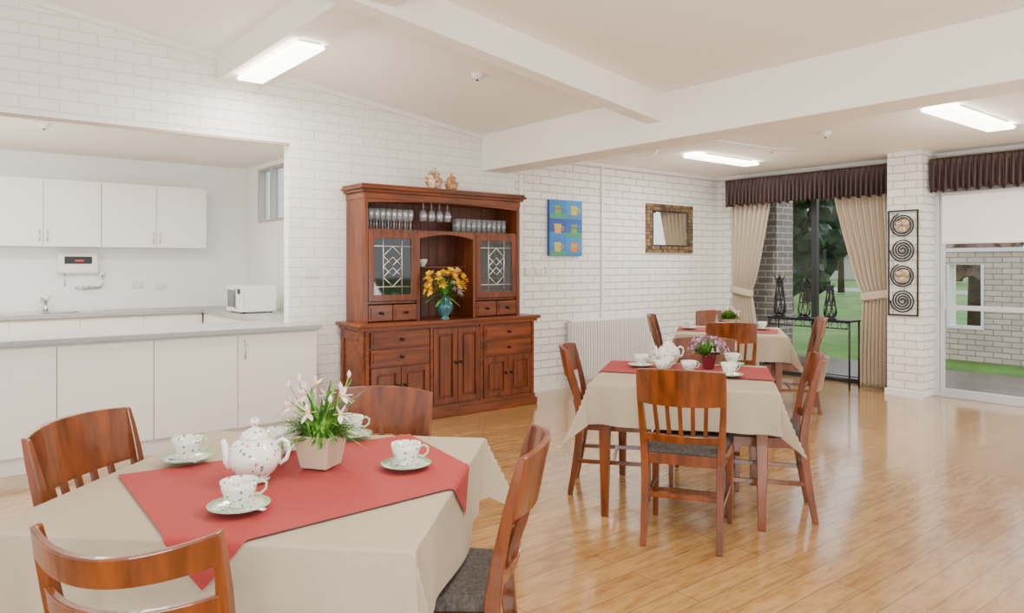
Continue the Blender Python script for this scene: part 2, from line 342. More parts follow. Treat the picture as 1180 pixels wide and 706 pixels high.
# ---------------------------------------------------------------- fluorescent lights and added fill lights
def fluoro(x0,x1,y0,y1,z,label,power=25,fill=6):
    t=thing('fluorescent_light',label,'ceiling light',((x0+x1)/2,(y0+y1)/2,z),0,'fluorescent battens')
    hx,hy=(x1-x0)/2,(y1-y0)/2
    B().box(-hx*.75,hx*.75,-hy*.99,hy*.99,-.015,0).obj('housing',m_plastic,t)
    B().box(-hx,hx,-hy,hy,-.045,-.015,bev=.010).obj('diffuser',m_tube,t)
    l=bpy.data.lights.new('lamp','AREA'); l.shape='RECTANGLE'; l.size=hx*2; l.size_y=hy*2; l.energy=power; l.color=(1,.96,.89)
    lo=bpy.data.objects.new('lamp',l); COL.objects.link(lo); lo.location=(0,0,-.05); lo.parent=t
    l=bpy.data.lights.new('added_ceiling_fill','POINT'); l.shadow_soft_size=.12; l.energy=fill; l.color=(1,.97,.91)  # added point light without a body, brightens the ceiling around the batten
    lo=bpy.data.objects.new('added_ceiling_fill',l); COL.objects.link(lo); lo.location=(0,0,-.55); lo.parent=t
fluoro(1.87,2.08,4.62,5.80,2.89,'added unseen fluorescent batten giving fill light overhead',power=36,fill=12)
fluoro(6.35,7.5,4.8,5.0,2.6,'lit fluorescent batten on the flat ceiling',power=34,fill=10)
fluoro(5.85,7.2,2.16,2.38,2.6,'wide lit fluorescent batten near glass door',power=30,fill=10)
fluoro(1.87,2.08,.6,1.8,2.89,'added unseen fluorescent batten giving fill light overhead',power=42,fill=12)  # batten out of view, added for fill light
fluoro(.2,1.6,6.45,6.62,2.6,'added hidden fluorescent batten brightening the kitchen',power=64,fill=0.01)  # added batten, kept out of sight behind the lintel to brighten the kitchen
l=bpy.data.lights.new('added_kitchen_fill','POINT'); l.shadow_soft_size=.4; l.energy=60; l.color=(1,.98,.92)  # added fill light with no fixture, lifts the kitchen walls and ceiling
lo=bpy.data.objects.new('added_kitchen_fill',l); COL.objects.link(lo); lo.location=(-.3,7.4,1.7)
l=bpy.data.lights.new('added_bounce_fill','AREA'); l.size=1.6; l.energy=165; l.color=(1,.97,.92)  # added fill behind the camera, no real fixture, aimed up at the ceiling
lo=bpy.data.objects.new('added_bounce_fill',l); COL.objects.link(lo); lo.location=(-.9,-1.0,1.3); lo.rotation_euler=Vector((.5,.55,.8)).to_track_quat('-Z','Y').to_euler()
l=bpy.data.lights.new('added_bounce_fill','AREA'); l.size=1.6; l.energy=75; l.color=(1,.97,.92)  # second added fill, out of view, aimed up into the far room
lo=bpy.data.objects.new('added_bounce_fill',l); COL.objects.link(lo); lo.location=(6.0,-1.2,1.0); lo.rotation_euler=Vector((.1,.7,.7)).to_track_quat('-Z','Y').to_euler()

def detector(x,y,z,r=.05):
    t=thing('smoke_detector','small round white smoke detector on ceiling','smoke detector',(x,y,z),0,'ceiling detectors')
    B().lathe([(r,0),(r,-.015),(r*.8,-.03),(r*.45,-.045),(.001,-.048)],seg=20).obj('body',m_plastic,t)
    B().lathe([(r*.2,-.046),(r*.18,-.056),(.001,-.058)],seg=10).obj('sensor',m_screen,t)
detector(3.34,4.62,zc(3.34)+.002); detector(6.31,3.37,2.6); detector(6.7,4.15,2.6,.035); detector(.75,7.3,2.6)
t=thing('sprinkler_pipe','thin white pipe looping under the bulkhead','pipe',(4.83,0,2.5))
B().tube([(.02,4.05,.095),(.02,4.05,-.08),(.02,4.1,-.15),(.02,4.2,-.18),(.02,4.35,-.16),(.02,4.4,-.05),(.02,4.4,.095)],.012).obj('pipe',m_trim,t)
B().tube([(.0,4.05,.03),(1.6,4.02,.05),(2.2,4.0,.08)],.012).obj('branch_pipe',m_trim,t)
t=thing('wall_conduit','white vertical cable conduit on brick wall','conduit',(6.23,YW-.015,0))
B().box(-.018,.018,-.012,.012,.09,2.58).box(-.03,.03,-.014,.012,2.28,2.33).obj('conduit_body',m_trim,t)
t=thing('wall_conduit','white vertical corner cover strip on wall','conduit',(4.98,YW-.012,0))
B().box(-.02,.02,-.012,.010,.09,2.37).obj('conduit_body',m_trim,t)

# ---------------------------------------------------------------- kitchen
def base_cab(x0,x1,handle):
    t=thing('kitchen_cabinet','white laminate base cabinet under the worktop','cabinet',((x0+x1)/2,5.79,0),0,'kitchen base cabinets')
    h=(x1-x0)/2
    B().box(-h,h,.02,.29,.12,.86).box(-h,h,.06,.29,0,.12).obj('body',m_white,t)
    d=B().box(-h+.003,h-.003,0,.018,.125,.845,bev=.002).obj('door',m_white,t)
    if handle: B().tube([(-h+.05,0,.80),(-h+.05,-.03,.79),(-h+.05,-.03,.67),(-h+.05,0,.66)],.006).obj('handle',m_steel,d)
for a,b_,hd in ((-.54,.064,0),(.064,.669,0),(.669,1.274,0),(1.274,1.878,0),(1.878,2.53,1)): base_cab(a,b_,hd)
def back_cab(x0,x1):
    t=thing('kitchen_cabinet','white laminate base cabinet along kitchen wall','cabinet',((x0+x1)/2,8.62,0),0,'kitchen base cabinets')
    h=(x1-x0)/2
    B().box(-h,h,.02,.57,.12,.86).box(-h,h,.06,.57,0,.12).obj('body',m_white,t)
    B().box(-h+.002,h-.002,0,.018,.125,.70,bev=.002).obj('door',m_white,t)
    B().box(-h+.002,h-.002,0,.018,.705,.855,bev=.002).obj('drawer',m_white,t)
for i in range(5): back_cab(-.60+i*.6,-.0+i*.6)
wt=B().box(-.6,2.56,5.75,6.095,.862,.90,bev=.006).box(-.6,2.40,6.09,6.5,.862,.90).box(2.38,KX-.01,6.22,9.19,.862,.90).box(-.98,2.4,8.58,9.19,.862,.90)
tag(wt.obj('worktop',m_wtop),'grey laminate u-shaped kitchen worktop','worktop')
t=thing('kitchen_cabinet','white laminate base cabinet beneath the microwave','cabinet',(2.74,7.5,0),0,'kitchen base cabinets')
B().box(-.315,.32,-1.0,1.68,.0,.86).obj('body',m_white,t); B().box(-.335,-.316,-1,-.0,.12,.855).box(-.335,-.316,.005,1.08,.12,.855).obj('door',m_white,t)
def wall_cab(x0,x1):
    t=thing('wall_cabinet','white two-door wall cabinet above the tiled splashback','cabinet',((x0+x1)/2,8.87,1.59),0,'kitchen wall cabinets')
    h=(x1-x0)/2
    B().box(-h,h,.02,.33,0,.70).obj('body',m_white,t)
    for s_ in (-1,1):
        d=B().box(min(0,s_*h)+.003,max(0,s_*h)-.003,0,.018,.002,.698,bev=.002).obj('door',m_white,t)
        B().tube([(s_*.035,0,.17),(s_*.035,-.025,.165),(s_*.035,-.025,.055),(s_*.035,0,.05)],.006).obj('handle',m_steel,d)
for a,b_ in ((-.70,.375),(.378,1.434),(1.437,2.518)): wall_cab(a,b_)
t=thing('kitchen_sink','stainless steel sink with drainer in worktop','sink',(.95,8.86,.90))
sk=B().box(-.55,.45,-.22,.20,0,.006,bev=.002)
sk.box(.42,.44,-.2,.18,.006,.012).box(-.54,-.52,-.2,.18,.006,.012)
sk.obj('drainer',m_steel,t)
B().lathe([(.16,.007),(.17,.013),(.15,.009),(.13,.0075),(.001,.007)],(.1,0,0),24).obj('bowl',m_steel,t)
t=thing('tap','chrome kitchen mixer tap behind the sink','tap',(.95,9.12,.90))
B().lathe([(.025,0),(.025,.05),(.018,.06),(.018,.10)]).tube([(0,0,.09),(-.02,-.05,.14),(-.05,-.13,.15),(-.06,-.18,.12)],.012).obj('spout',m_steel,t)
B().tube([(0,0,.10),(.05,.0,.17)],[.012,.006]).obj('lever',m_steel,t)
t=thing('wall_tap','chrome filtered water tap fixed to tiles','tap',(1.35,9.2,1.15))
B().tube([(-.12,-.03,0),(.12,-.03,0)],.014).tube([(.12,-.03,0),(.15,-.03,.05),(.14,-.03,.14)],.010).tube([(-.05,-.03,0),(-.05,-.12,-.02)],.010).tube([(0,0,0),(0,-.03,0)],.02).obj('pipework',m_steel,t)
B().lathe([(.03,0),(.03,.04),(.02,.05)],(.14,-.03,.13),12).obj('knob',m_whitealu,t)
t=thing('hot_water_unit','white instant hot water unit with small red display','water heater',(1.25,9.2,1.42))
B().box(-.19,.19,-.10,0,-.11,.11,bev=.012).obj('housing',m_plastic,t)
B().box(-.13,.13,-.104,-.098,-.01,.07).obj('front_panel',m_screen,t)
B().box(-.03,.05,-.107,-.103,.015,.035).obj('display',m_redled,t)
B().tube([(-.12,-.05,-.1),(-.12,-.05,-.25)],.006).obj('outlet_pipe',m_steel,t)
def outlet(x,y,z,w_=.12,label='white double power outlet plate on wall'):
    t=thing('power_outlet',label,'power outlet',(x,y,z))
    B().box(-w_/2,w_/2,-.014,0,-.037,.037,bev=.003).obj('plate',m_outlet,t)
    B().box(-w_*.3,-w_*.3+.012,-.019,-.013,.005,.022).box(w_*.3-.012,w_*.3,-.019,-.013,.005,.022).obj('switch',m_plastic,t)
outlet(2.1,9.2,1.15); outlet(1.85,9.2,1.17); outlet(.5,9.2,1.62)
for dx,dz in ((0,0),(.14,.0),(.30,.01)): outlet(5.03+dx+.07,YW,1.33+dz,label='white light switch plate on brick wall')
outlet(2.62,YW,1.33,label='white light switch plate on brick wall')
t=thing('microwave','white microwave oven on the worktop corner','microwave',(2.66,7.76,.90))
B().box(-.165,.18,-.23,.23,.012,.285,bev=.008).obj('casing',m_plastic,t)
d=B().box(-.19,-.166,-.11,.23,.015,.283,bev=.004).obj('door',m_plastic,t)
B().box(-.194,-.189,-.07,.19,.06,.24).obj('door_window',m_greyglass,d)
B().tube([(-.19,-.10,.05),(-.212,-.10,.06),(-.212,-.10,.24),(-.19,-.10,.25)],.006).obj('handle',m_greyglass,d)
B().box(-.187,-.167,-.23,-.115,.015,.283).box(-.191,-.185,-.215,-.13,.20,.25,mi=1).obj('control_panel',[m_plastic,m_screen],t)
for sx in (-.14,.14):
    for sy in (-.19,.19): B().lathe([(.015,0),(.015,.013)],(sx,sy,0),10).obj('foot',m_screen,t)

# ---------------------------------------------------------------- hutch sideboard
OX=3.82
H=thing('sideboard','red-brown timber hutch sideboard with leadlight doors','sideboard',(OX,5.60,0))
def hx(x): return x-OX
bd=B()
bd.box(hx(2.88),hx(4.76),.02,.46,.10,.86)
bd.box(hx(2.84),hx(4.80),-.01,.47,0,.07,bev=.008); bd.box(hx(2.86),hx(4.78),.005,.465,.06,.115,bev=.008)
bd.box(hx(2.82),hx(4.82),-.035,.475,.862,.895,bev=.008); bd.box(hx(2.85),hx(4.79),-.01,.465,.835,.865)
for (y0,y1,z0,z1) in ((.02,.08,.12,.83),(.40,.46,.12,.83),(.08,.40,.12,.2),(.08,.40,.75,.83)): bd.box(hx(2.868),hx(2.882),y0,y1,z0,z1)
for xx in (2.885,3.527,4.087,4.725): bd.box(hx(xx),hx(xx)+.03,0,.03,.10,.84)
bd.obj('cabinet_base',m_hutchH,H,bevel=.002)
knobp=[(.012,0),(.006,.012),(.014,.022),(.014,.03),(.001,.036)]
def knob(par,x,y,z):
    B().lathe([(r_,-z_) for r_,z_ in knobp],(x,y,z),12,ax='y').obj('knob',m_black,par)
def drawer(x0,x1,z0,z1,y=0):
    d=B().box(hx(x0),hx(x1),y-.006,y+.02,z0,z1,bev=.004).box(hx(x0)+.02,hx(x1)-.02,y-.014,y-.002,z0+.02,z1-.02,bev=.004).obj('drawer',m_hutchH,H)
    knob(d,hx((x0+x1)/2),y-.014,(z0+z1)/2)
def paneldoor(x0,x1,z0,z1,kx,y=0,kz=None):
    b_=B(); a,c=hx(x0),hx(x1); fw=.05
    b_.box(a,a+fw,y-.008,y+.016,z0,z1).box(c-fw,c,y-.008,y+.016,z0,z1).box(a+fw,c-fw,y-.008,y+.016,z0,z0+fw).box(a+fw,c-fw,y-.008,y+.016,z1-fw,z1)
    b_.box(a+fw,c-fw,y+.010,y+.014,z0+fw,z1-fw); b_.box(a+fw+.018,c-fw-.018,y-.003,y+.012,z0+fw+.018,z1-fw-.018,bev=.004)
    d=b_.obj('door',m_hutch,H,bevel=.0015); knob(d,hx(kx),y-.008,kz if kz else (z0+z1)/2)
for (x0,x1) in ((2.93,3.515),(4.125,4.715)):
    drawer(x0,x1,.685,.815); drawer(x0,x1,.53,.665)
    mid=(x0+x1)/2
    paneldoor(x0,mid-.003,.13,.51,mid-.035,kz=.35); paneldoor(mid+.003,x1,.13,.51,mid+.035,kz=.35)
paneldoor(3.56,3.818,.13,.815,3.795,kz=.50); paneldoor(3.824,4.08,.13,.815,3.847,kz=.50)
HY=.13
u=B()
L,R=2.93,4.66
u.box(hx(L),hx(L)+.03,HY,.46,.895,2.02).box(hx(R)-.03,hx(R),HY,.46,.895,2.02)
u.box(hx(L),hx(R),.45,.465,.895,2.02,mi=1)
for gx in [L+.05+i*.09 for i in range(19)]: u.box(hx(gx),hx(gx)+.006,.442,.451,.9,2.0,mi=0)
u.box(hx(3.465),hx(3.49),HY,.45,.895,1.71).box(hx(4.09),hx(4.115),HY,.45,.895,1.71)
u.box(hx(L)+.03,hx(R)-.03,HY,.45,1.69,1.715)
u.box(hx(L)+.03,hx(3.465),HY+.01,.45,1.055,1.075).box(hx(4.115),hx(R)-.03,HY+.01,.45,1.055,1.075)
u.box(hx(3.49),hx(4.09),.26,.45,1.37,1.385)
u.box(hx(L)+.03,hx(R)-.03,HY+.02,.45,2.0,2.02)
for xx in (L,3.455,4.085,R-.035): u.box(hx(xx),hx(xx)+.035,HY-.012,HY+.01,.895,2.02 if xx in (L,R-.035) else 1.70)
u.obj('hutch_case',[m_hutch,m_hutchD],H,bevel=.0015)
c=B()
c.box(hx(L)-.01,hx(R)+.01,HY-.02,.465,1.975,2.035,bev=.006).box(hx(L)-.035,hx(R)+.035,HY-.045,.47,2.035,2.06,bev=.006).box(hx(L)-.06,hx(R)+.06,HY-.07,.475,2.06,2.085,bev=.008).box(hx(L)-.045,hx(R)+.045,HY-.055,.47,2.085,2.105,bev=.006)
def arch(x0,x1,ztop,zb,rise,y0,y1,b_,n=14):
    pts=[(hx(x0),ztop),(hx(x0),zb)]+[(hx(x0+(x1-x0)*i/n),zb+rise*math.sin(pi*i/n)) for i in range(1,n)]+[(hx(x1),zb),(hx(x1),ztop)]
    for i in range(1,len(pts)-2):
        a,b2=pts[i],pts[i+1]
        b_.prismY([(a[0],ztop),a,b2,(b2[0],ztop)],y0,y1)
arch(L+.035,R-.035,1.99,1.945,.03,HY-.01,HY+.008,c)
arch(3.49,4.09,1.70,1.64,.04,HY-.01,HY+.008,c)
c.obj('cornice',m_hutchH,H,bevel=.0015)
for x0,x1 in ((2.97,3.455),(4.125,4.62)):
    mid=(x0+x1)/2
    drawer(x0,mid-.004,.905,1.045,HY-.005); drawer(mid+.004,x1,.905,1.045,HY-.005)
    b_=B(); a,cc=hx(x0),hx(x1); y=HY-.012; z0,z1=1.08,1.69; fw=.055
    b_.box(a,a+fw,y,y+.02,z0,z1).box(cc-fw,cc,y,y+.02,z0,z1).box(a+fw,cc-fw,y,y+.02,z0,z0+fw).box(a+fw,cc-fw,y,y+.02,z1-fw,z1)
    d=b_.obj('glass_door',m_hutch,H,bevel=.0015)
    B().box(a+fw,cc-fw,y+.010,y+.012,z0+fw,z1-fw).obj('glass_pane',m_cabglass,d)
    ld=B(); ga,gc=a+fw,cc-fw; g0,g1=z0+fw,z1-fw; mxx=(ga+gc)/2; mz=(g0+g1)/2; yy=y+.008
    def ln(p,q): ld.tube([(p[0],yy,p[1]),(q[0],yy,q[1])],.004,6)
    for s_ in (.25,.75): ln((ga+(gc-ga)*s_,g0),(ga+(gc-ga)*s_,g1))
    for s_ in (.14,.86): ln((ga,g0+(g1-g0)*s_),(gc,g0+(g1-g0)*s_))
    dw,dh=(gc-ga)*.25,(g1-g0)*.17
    for cz in (mz,mz+dh*1.1,mz-dh*1.1):
        ln((mxx-dw,cz),(mxx,cz+dh)); ln((mxx,cz+dh),(mxx+dw,cz)); ln((mxx+dw,cz),(mxx,cz-dh)); ln((mxx,cz-dh),(mxx-dw,cz))
    ld.obj('leadlight',m_lead,d)
g=thing('wine_glass','clear stemmed wine glass on the hutch shelf','glass',(3.0,5.84,1.716),0,'glassware on the hutch shelf')
B().lathe([(.026,0),(.026,.003),(.006,.008),(.004,.075),(.010,.085),(.025,.11),(.027,.15),(.024,.19),(.022,.19),(.025,.15),(.022,.112),(.001,.09)],seg=16).obj('bowl_and_stem',m_glass,g)
for i in range(1,18):
    dup(g,(3.0+ (i%9)*.058+(.03 if i>=9 else 0),5.84+(.0 if i<9 else .11),1.716),0)
g2=thing('tumbler','clear straight-sided tumbler on the hutch shelf','glass',(3.99,5.84,1.716),0,'tumblers on the hutch shelf')
B().lathe([(.023,0),(.028,.13),(.026,.13),(.021,.008),(.001,.006)],seg=16).obj('tumbler_body',m_glass,g2)
for i in range(1,20): dup(g2,(3.99+(i%10)*.062+(.03 if i>=10 else 0),5.84+(.0 if i<10 else .10),1.716),0)
g3=thing('hanging_wine_glass','upside-down stemmed glass hanging in rack','glass',(3.60,5.84,1.999),0,'glasses hanging from the rack')
B().lathe([(.034,0),(.034,-.003),(.005,-.008),(.004,-.08),(.028,-.10),(.038,-.14),(.032,-.19),(.030,-.19),(.035,-.14),(.026,-.103),(.001,-.09)],seg=16).obj('bowl_and_stem',m_glass,g3)
dup(g3,(3.69,5.84,1.999),0); dup(g3,(3.78,5.84,1.999),0); dup(g3,(3.87,5.84,1.999),0)

# ---------------------------------------------------------------- tableware
CUPP=[(.024,0),(.026,.006),(.020,.010),(.036,.025),(.044,.045),(.048,.068),(.046,.068),(.041,.045),(.032,.027),(.001,.016)]
cup0=thing('teacup','floral white porcelain teacup on green-rimmed saucer','teacup',(0,0,0),0,'floral tea set')
B().lathe(CUPP,seg=28).obj('cup_body',m_porcG,cup0)
B().tube([(.040,0,.054),(.057,0,.062),(.070,0,.052),(.068,0,.036),(.054,0,.025),(.038,0,.028)],.0035).obj('handle',m_saucer,cup0)
sau0=thing('saucer','pale green-rimmed porcelain saucer under the teacup','saucer',(0,0,0),0,'floral tea set')
B().lathe([(.030,0),(.032,.003),(.055,.005),(.079,.013),(.080,.015),(.055,.0085),(.034,.006),(.001,.006)],seg=36).obj('saucer_dish',m_saucer,sau0)
B().lathe([(.001,.0065),(.055,.0092),(.066,.0122),(.0662,.0128),(.055,.0098),(.034,.0078),(.001,.0072)],seg=36).obj('saucer_well',m_porcG,sau0)
spo0=thing('teaspoon','small steel teaspoon resting beside the teacup','spoon',(0,0,0),0,'teaspoons')
B().tube([(-.045,0,.002),(0,0,.004),(.05,0,.003)],[.0025,.0015,.002],6).obj('handle',m_steel,spo0)
B().lathe([(.001,-.001),(.008,.001),(.010,.004),(.009,.004),(.001,.001)],(.06,0,.001),12).obj('spoon_bowl',m_steel,spo0)
first={}
def place(o,loc,rz,key,label=None):
    if key not in first: first[key]=1; o.location=loc; o.rotation_euler=(0,0,rz); 
    else: return dup(o,loc,rz,label)
    if label:o['label']=label
    return o
def setting(x,y,rz=0,z=.759,spoon=True,sc=True,lab=None):
    if sc: place(sau0,(x,y,z),0,'s')
    place(cup0,(x,y,z+(.0078 if sc else 0)),rz,'cc',lab)
    if spoon: place(spo0,(x+.062*math.cos(rz-1.7),y+.062*math.sin(rz-1.7),z+.014),rz-.5,'sp')
def teapot(x,y,rz,sc,label,z=.759):
    t=thing('teapot',label,'teapot',(x,y,z),rz); t.scale=(sc*.92,sc*.96,sc*1.04)
    B().lathe([(.045,0),(.048,.006),(.042,.012),(.066,.030),(.084,.060),(.082,.088),(.064,.112),(.042,.122),(.001,.122)],seg=36).obj('teapot_body',m_porc,t)
    B().lathe([(.044,.122),(.046,.126),(.038,.138),(.018,.148),(.008,.152),(.008,.158),(.016,.166),(.014,.175),(.001,.180)],seg=28).obj('lid',m_porc,t)
    B().tube([(.070,0,.045),(.083,0,.060),(.089,0,.082),(.093,0,.104),(.100,0,.118)],[.020,.017,.013,.010,.009],12).obj('spout',m_porcW,t)
    B().tube([(-.066,0,.105),(-.086,0,.116),(-.104,0,.106),(-.109,0,.085),(-.099,0,.058),(-.078,0,.045)],.0065).obj('handle',m_porcW,t)
    return t
cr=yaw-pi/2
# ---------------------------------------------------------------- plants
def lily_plant(x,y,z):
    t=thing('potted_flowers','cream square pot with white-pink lilies and greenery','potted plant',(x,y,z),.6)
    b_=B(); a,c=.046,.064
    def q(h,r_): return [(-r_,-r_,h),(r_,-r_,h),(r_,r_,h),(-r_,r_,h)]
    vs=q(0,a)+q(.105,c)+q(.105,c-.008)+q(.085,c-.010)
    fs=[(3,2,1,0)]+[(j*4+i,j*4+(i+1)%4,(j+1)*4+(i+1)%4,(j+1)*4+i) for j in range(3) for i in range(4)]+[(12,13,14,15)]
    b_.add(vs,fs); b_.obj('pot',m_pot,t,bevel=.003)
    B().box(-.050,.050,-.050,.050,.083,.09).obj('soil',m_soil,t)
    f=B()
    for i in range(620):
        a_=random.random()*2*pi; e=random.uniform(.0,1.35); d=(math.cos(a_)*math.cos(e),math.sin(a_)*math.cos(e),math.sin(e))
        rr=random.uniform(.0,.06); f.leaf((math.cos(a_)*rr,math.sin(a_)*rr,.09+random.random()*.05),d,random.uniform(.05,.12),random.uniform(.005,.010),random.uniform(.1,.5),0 if random.random()<.7 else 1)
    for i in range(20):
        a_=random.random()*2*pi; e=random.uniform(.7,1.4); d=(math.cos(a_)*math.cos(e),math.sin(a_)*math.cos(e),math.sin(e))
        f.leaf((0,0,.09),d,random.uniform(.17,.25),.013,random.uniform(.05,.3),i%2,6)
    for i in range(9):
        a_=i*.75+.2; k=.20+.028*(i%4); q_=.07+.02*(i%3); f.tube([(0,0,.09),(math.cos(a_)*.05,math.sin(a_)*.05,.16),(math.cos(a_)*q_,math.sin(a_)*q_,k)],.0018,5,0)
        f.lathe([(.0005,-.012),(.006,-.004),(.007,.004),(.0005,.016)],(math.cos(a_)*q_,math.sin(a_)*q_,k),8,2)
    f.obj('foliage',[m_green,m_greenD,m_petalW],t)
    for i in range(10):
        a_=i*2.4; rr=.04+.08*((i*37)%10)/10; hz=.17+.09*((i*53)%10)/10
        B().flower((math.cos(a_)*rr,math.sin(a_)*rr,hz),(math.cos(a_)*.9,math.sin(a_)*.9,.5),.034,6,0,1,w=.48).obj('flower',[m_petalW,m_petalY],t)
def small_plant(x,y,z,sc,potm,petm,label,nf=30):
    t=thing('potted_flowers',label,'potted plant',(x,y,z)); t.scale=(sc,sc,sc)
    B().lathe([(.042,0),(.044,.003),(.062,.085),(.064,.09),(.058,.09),(.052,.075),(.001,.075)],seg=4 if potm is m_potR else 20,sm=False).obj('pot',potm,t)
    f=B()
    for i in range(420):
        a_=random.random()*2*pi; e=random.uniform(.1,1.5); d=(math.cos(a_)*math.cos(e),math.sin(a_)*math.cos(e),math.sin(e))
        f.leaf((math.cos(a_)*.02,math.sin(a_)*.02,.085),d,random.uniform(.06,.12),random.uniform(.007,.013),random.uniform(.1,.3),0 if random.random()<.65 else 1)
    f.obj('foliage',[m_green,m_greenD],t)
    p=B()
    for i in range(nf):
        a_=random.random()*2*pi; e=random.uniform(.25,1.5); rr=random.uniform(.09,.13)
        d=Vector((math.cos(a_)*math.cos(e),math.sin(a_)*math.cos(e),math.sin(e))); p.flower(d*rr+Vector((0,0,.08)),d,.018,5)
    p.obj('blossoms',petm,t)

# ---------------------------------------------------------------- tables
def dining_table(x,y,ang,side,label):
    t=thing('dining_table',label,'table',(x,y,0),ang,'dining tables'); h=side/2
    B().box(-h,h,-h,h,.715,.742,bev=.005).obj('table_top',m_cherry,t)
    e=h-.07
    B().box(-e,e,-e-.01,-e+.01,.63,.715).box(-e,e,e-.01,e+.01,.63,.715).box(-e-.01,-e+.01,-e,e,.63,.715).box(e-.01,e+.01,-e,e,.63,.715).obj('apron',m_cherry,t)
    for sx in (-1,1):
        for sy in (-1,1):
            B().beam([(sx*e,sy*e,0),(sx*e,sy*e,.45),(sx*e,sy*e,.715)],[.02,.03,.032],[.02,.03,.032]).obj('leg',m_cherry,t,bevel=.004)
def drape(u,v,a,top,eps=0,fl=.10,n1=9.,ph=0):
    au,av=abs(u),abs(v); su=1 if u>=0 else -1; sv=1 if v>=0 else -1
    ou,ov=max(au-a,0),max(av-a,0); mn=min(ou,ov); D=max(ou,ov)+.42*mn
    rad=.010
    x=min(au,a); y=min(av,a)
    def side(o_,w_,p_): 
        near=max(0,(abs(w_)-a*.5)/(a*.5)) if abs(w_)<=a else 1
        return rad*min(1,o_/.010)+fl*D+.07*D*math.sin(w_*n1+p_)+(.14*D*math.sin((abs(w_)-a)*24)*near if abs(w_)<=a else 0)
    if ou>0: x+= side(ou,v,ph)+.42*mn+eps
    if ov>0: y+= side(ov,u,1+ph)+.42*mn+eps
    return Vector((su*x,sv*y,top-max(0,D-.004)+ (eps if D<=0 else eps*max(0,1-D/.03))))
def params(a,b,step=.03,fine=()):
    xs=set()
    n=int((b-a)/step)
    for i in range(n+1): xs.add(round(a+(b-a)*i/n,5))
    for f in fine:
        for d in (-.001,.001,.006,.012): xs.add(round(f+d,5))
    return sorted(xs)
def cloth(x,y,ang,side,drop,label,n1=9,ph=0,fl=.1):
    a=side/2+.003; L_=a+drop; b_=B()
    P=params(-L_,L_,.02,(a,)); P=sorted(set(P+[-p for p in P])); n=len(P)
    vs=[drape(u_,v_,a,.7475,0,fl,n1,ph) for v_ in P for u_ in P]
    fs=[(j*n+i,j*n+i+1,(j+1)*n+i+1,(j+1)*n+i) for j in range(n-1) for i in range(n-1)]
    b_.add(vs,fs,0,True); o=b_.obj('tablecloth',m_cloth,None,(x,y,0),ang)
    return tag(o,label,'tablecloth','beige tablecloths')
def rect(rc,rang,hl,hw):
    c_,s_=math.cos(rang),math.sin(rang)
    return [(rc[0]+p*c_-q*s_,rc[1]+p*s_+q*c_) for p,q in ((-hl,hw),(hl,hw),(hl,-hw),(-hl,-hw))]
def runner(x,y,ang,side,Q,label,n1=9,ph=0,fl=.1):
    a=side/2+.003; b_=B(); nu,nv=120,110; ca,sa=math.cos(-ang),math.sin(-ang)
    vs=[]
    for j in range(nv+1):
        for i in range(nu+1):
            u_=i/nu; v_=j/nv
            w_=[(1-u_)*(1-v_),u_*(1-v_),u_*v_,(1-u_)*v_]
            wx=sum(k*q[0] for k,q in zip(w_,Q))-x; wy=sum(k*q[1] for k,q in zip(w_,Q))-y
            vs.append(drape(wx*ca-wy*sa,wx*sa+wy*ca,a,.7475,.006,fl,n1,ph))
    fs=[(j*(nu+1)+i,j*(nu+1)+i+1,(j+1)*(nu+1)+i+1,(j+1)*(nu+1)+i) for j in range(nv) for i in range(nu)]
    b_.add(vs,fs,0,True); o=b_.obj('table_runner',m_red,None,(x,y,0),ang)
    return tag(o,label,'table runner','red table runners')
T1=(.862,2.215); A1=math.radians(45); 
dining_table(*T1,A1,1.075,'cherry wood dining table under a beige cloth')
cloth(*T1,A1,1.075,.23,'beige linen cloth draped over table with potted lilies',ph=.5,fl=.04)
runner(*T1,A1,1.075,[(.45,2.51),(1.43,2.42),(1.335,1.765),(.43,1.72)],'red linen runner laid diagonally under a tea set',ph=.5,fl=.04)
T2=(3.52,2.76); A2=math.radians(-54)
dining_table(*T2,A2,.97,'square cherry wood dining table with beige cloth')
cloth(*T2,A2,.97,.23,'beige cloth hanging in points near the radiator',ph=2,fl=.03)
runner(*T2,A2,.97,rect((3.64,2.865),math.radians(-60),.56,.26),'red linen runner under teapot and maroon pot',ph=2,fl=.03)
T3=(6.2,4.3); A3=math.radians(-54)
dining_table(*T3,A3,.98,'square cherry wood dining table near the window')
cloth(*T3,A3,.98,.24,'beige cloth over the table near the window',ph=1,fl=.03)
runner(*T3,A3,.98,rect((6.15,4.4),math.radians(-60),.56,.24),'red linen runner on table near the window',ph=1,fl=.03)

teapot(.755,2.175,cr+pi+.15,1.0,'white floral porcelain teapot on red runner')
lily_plant(.975,2.20,.759)
setting(.657,2.53,cr+.2); setting(.633,1.943,cr+.5); setting(1.179,2.016,cr+.1,spoon=False); setting(1.225,2.50,cr+.4)
setting(.92,2.47,cr+.4,spoon=False)
t=thing('milk_jug','white floral porcelain milk jug beside teapot','jug',(.865,2.33,.759),cr)
B().lathe([(.025,0),(.036,.02),(.040,.045),(.030,.075),(.034,.09),(.032,.09),(.027,.075),(.036,.045),(.001,.01)],seg=24).obj('jug_body',m_porc,t)
B().tube([(.03,0,.08),(.055,0,.075),(.06,0,.05),(.036,0,.03)],.004).obj('handle',m_porcW,t)
teapot(3.72,3.04,cr+pi,.95,'white floral teapot beside a maroon flower pot')
small_plant(3.78,2.78,.759,1.0,m_potR,m_petalP,'purple flowers in a square maroon pot',60)
for (x,y,s_) in ((3.51,3.09,1),(3.44,2.86,0),(3.54,2.74,0),(4.0,2.76,1),(3.60,2.50,1),(3.58,2.94,0)): setting(x,y,cr+.3,spoon=False,sc=bool(s_),lab='white floral teacup near the maroon flower pot')
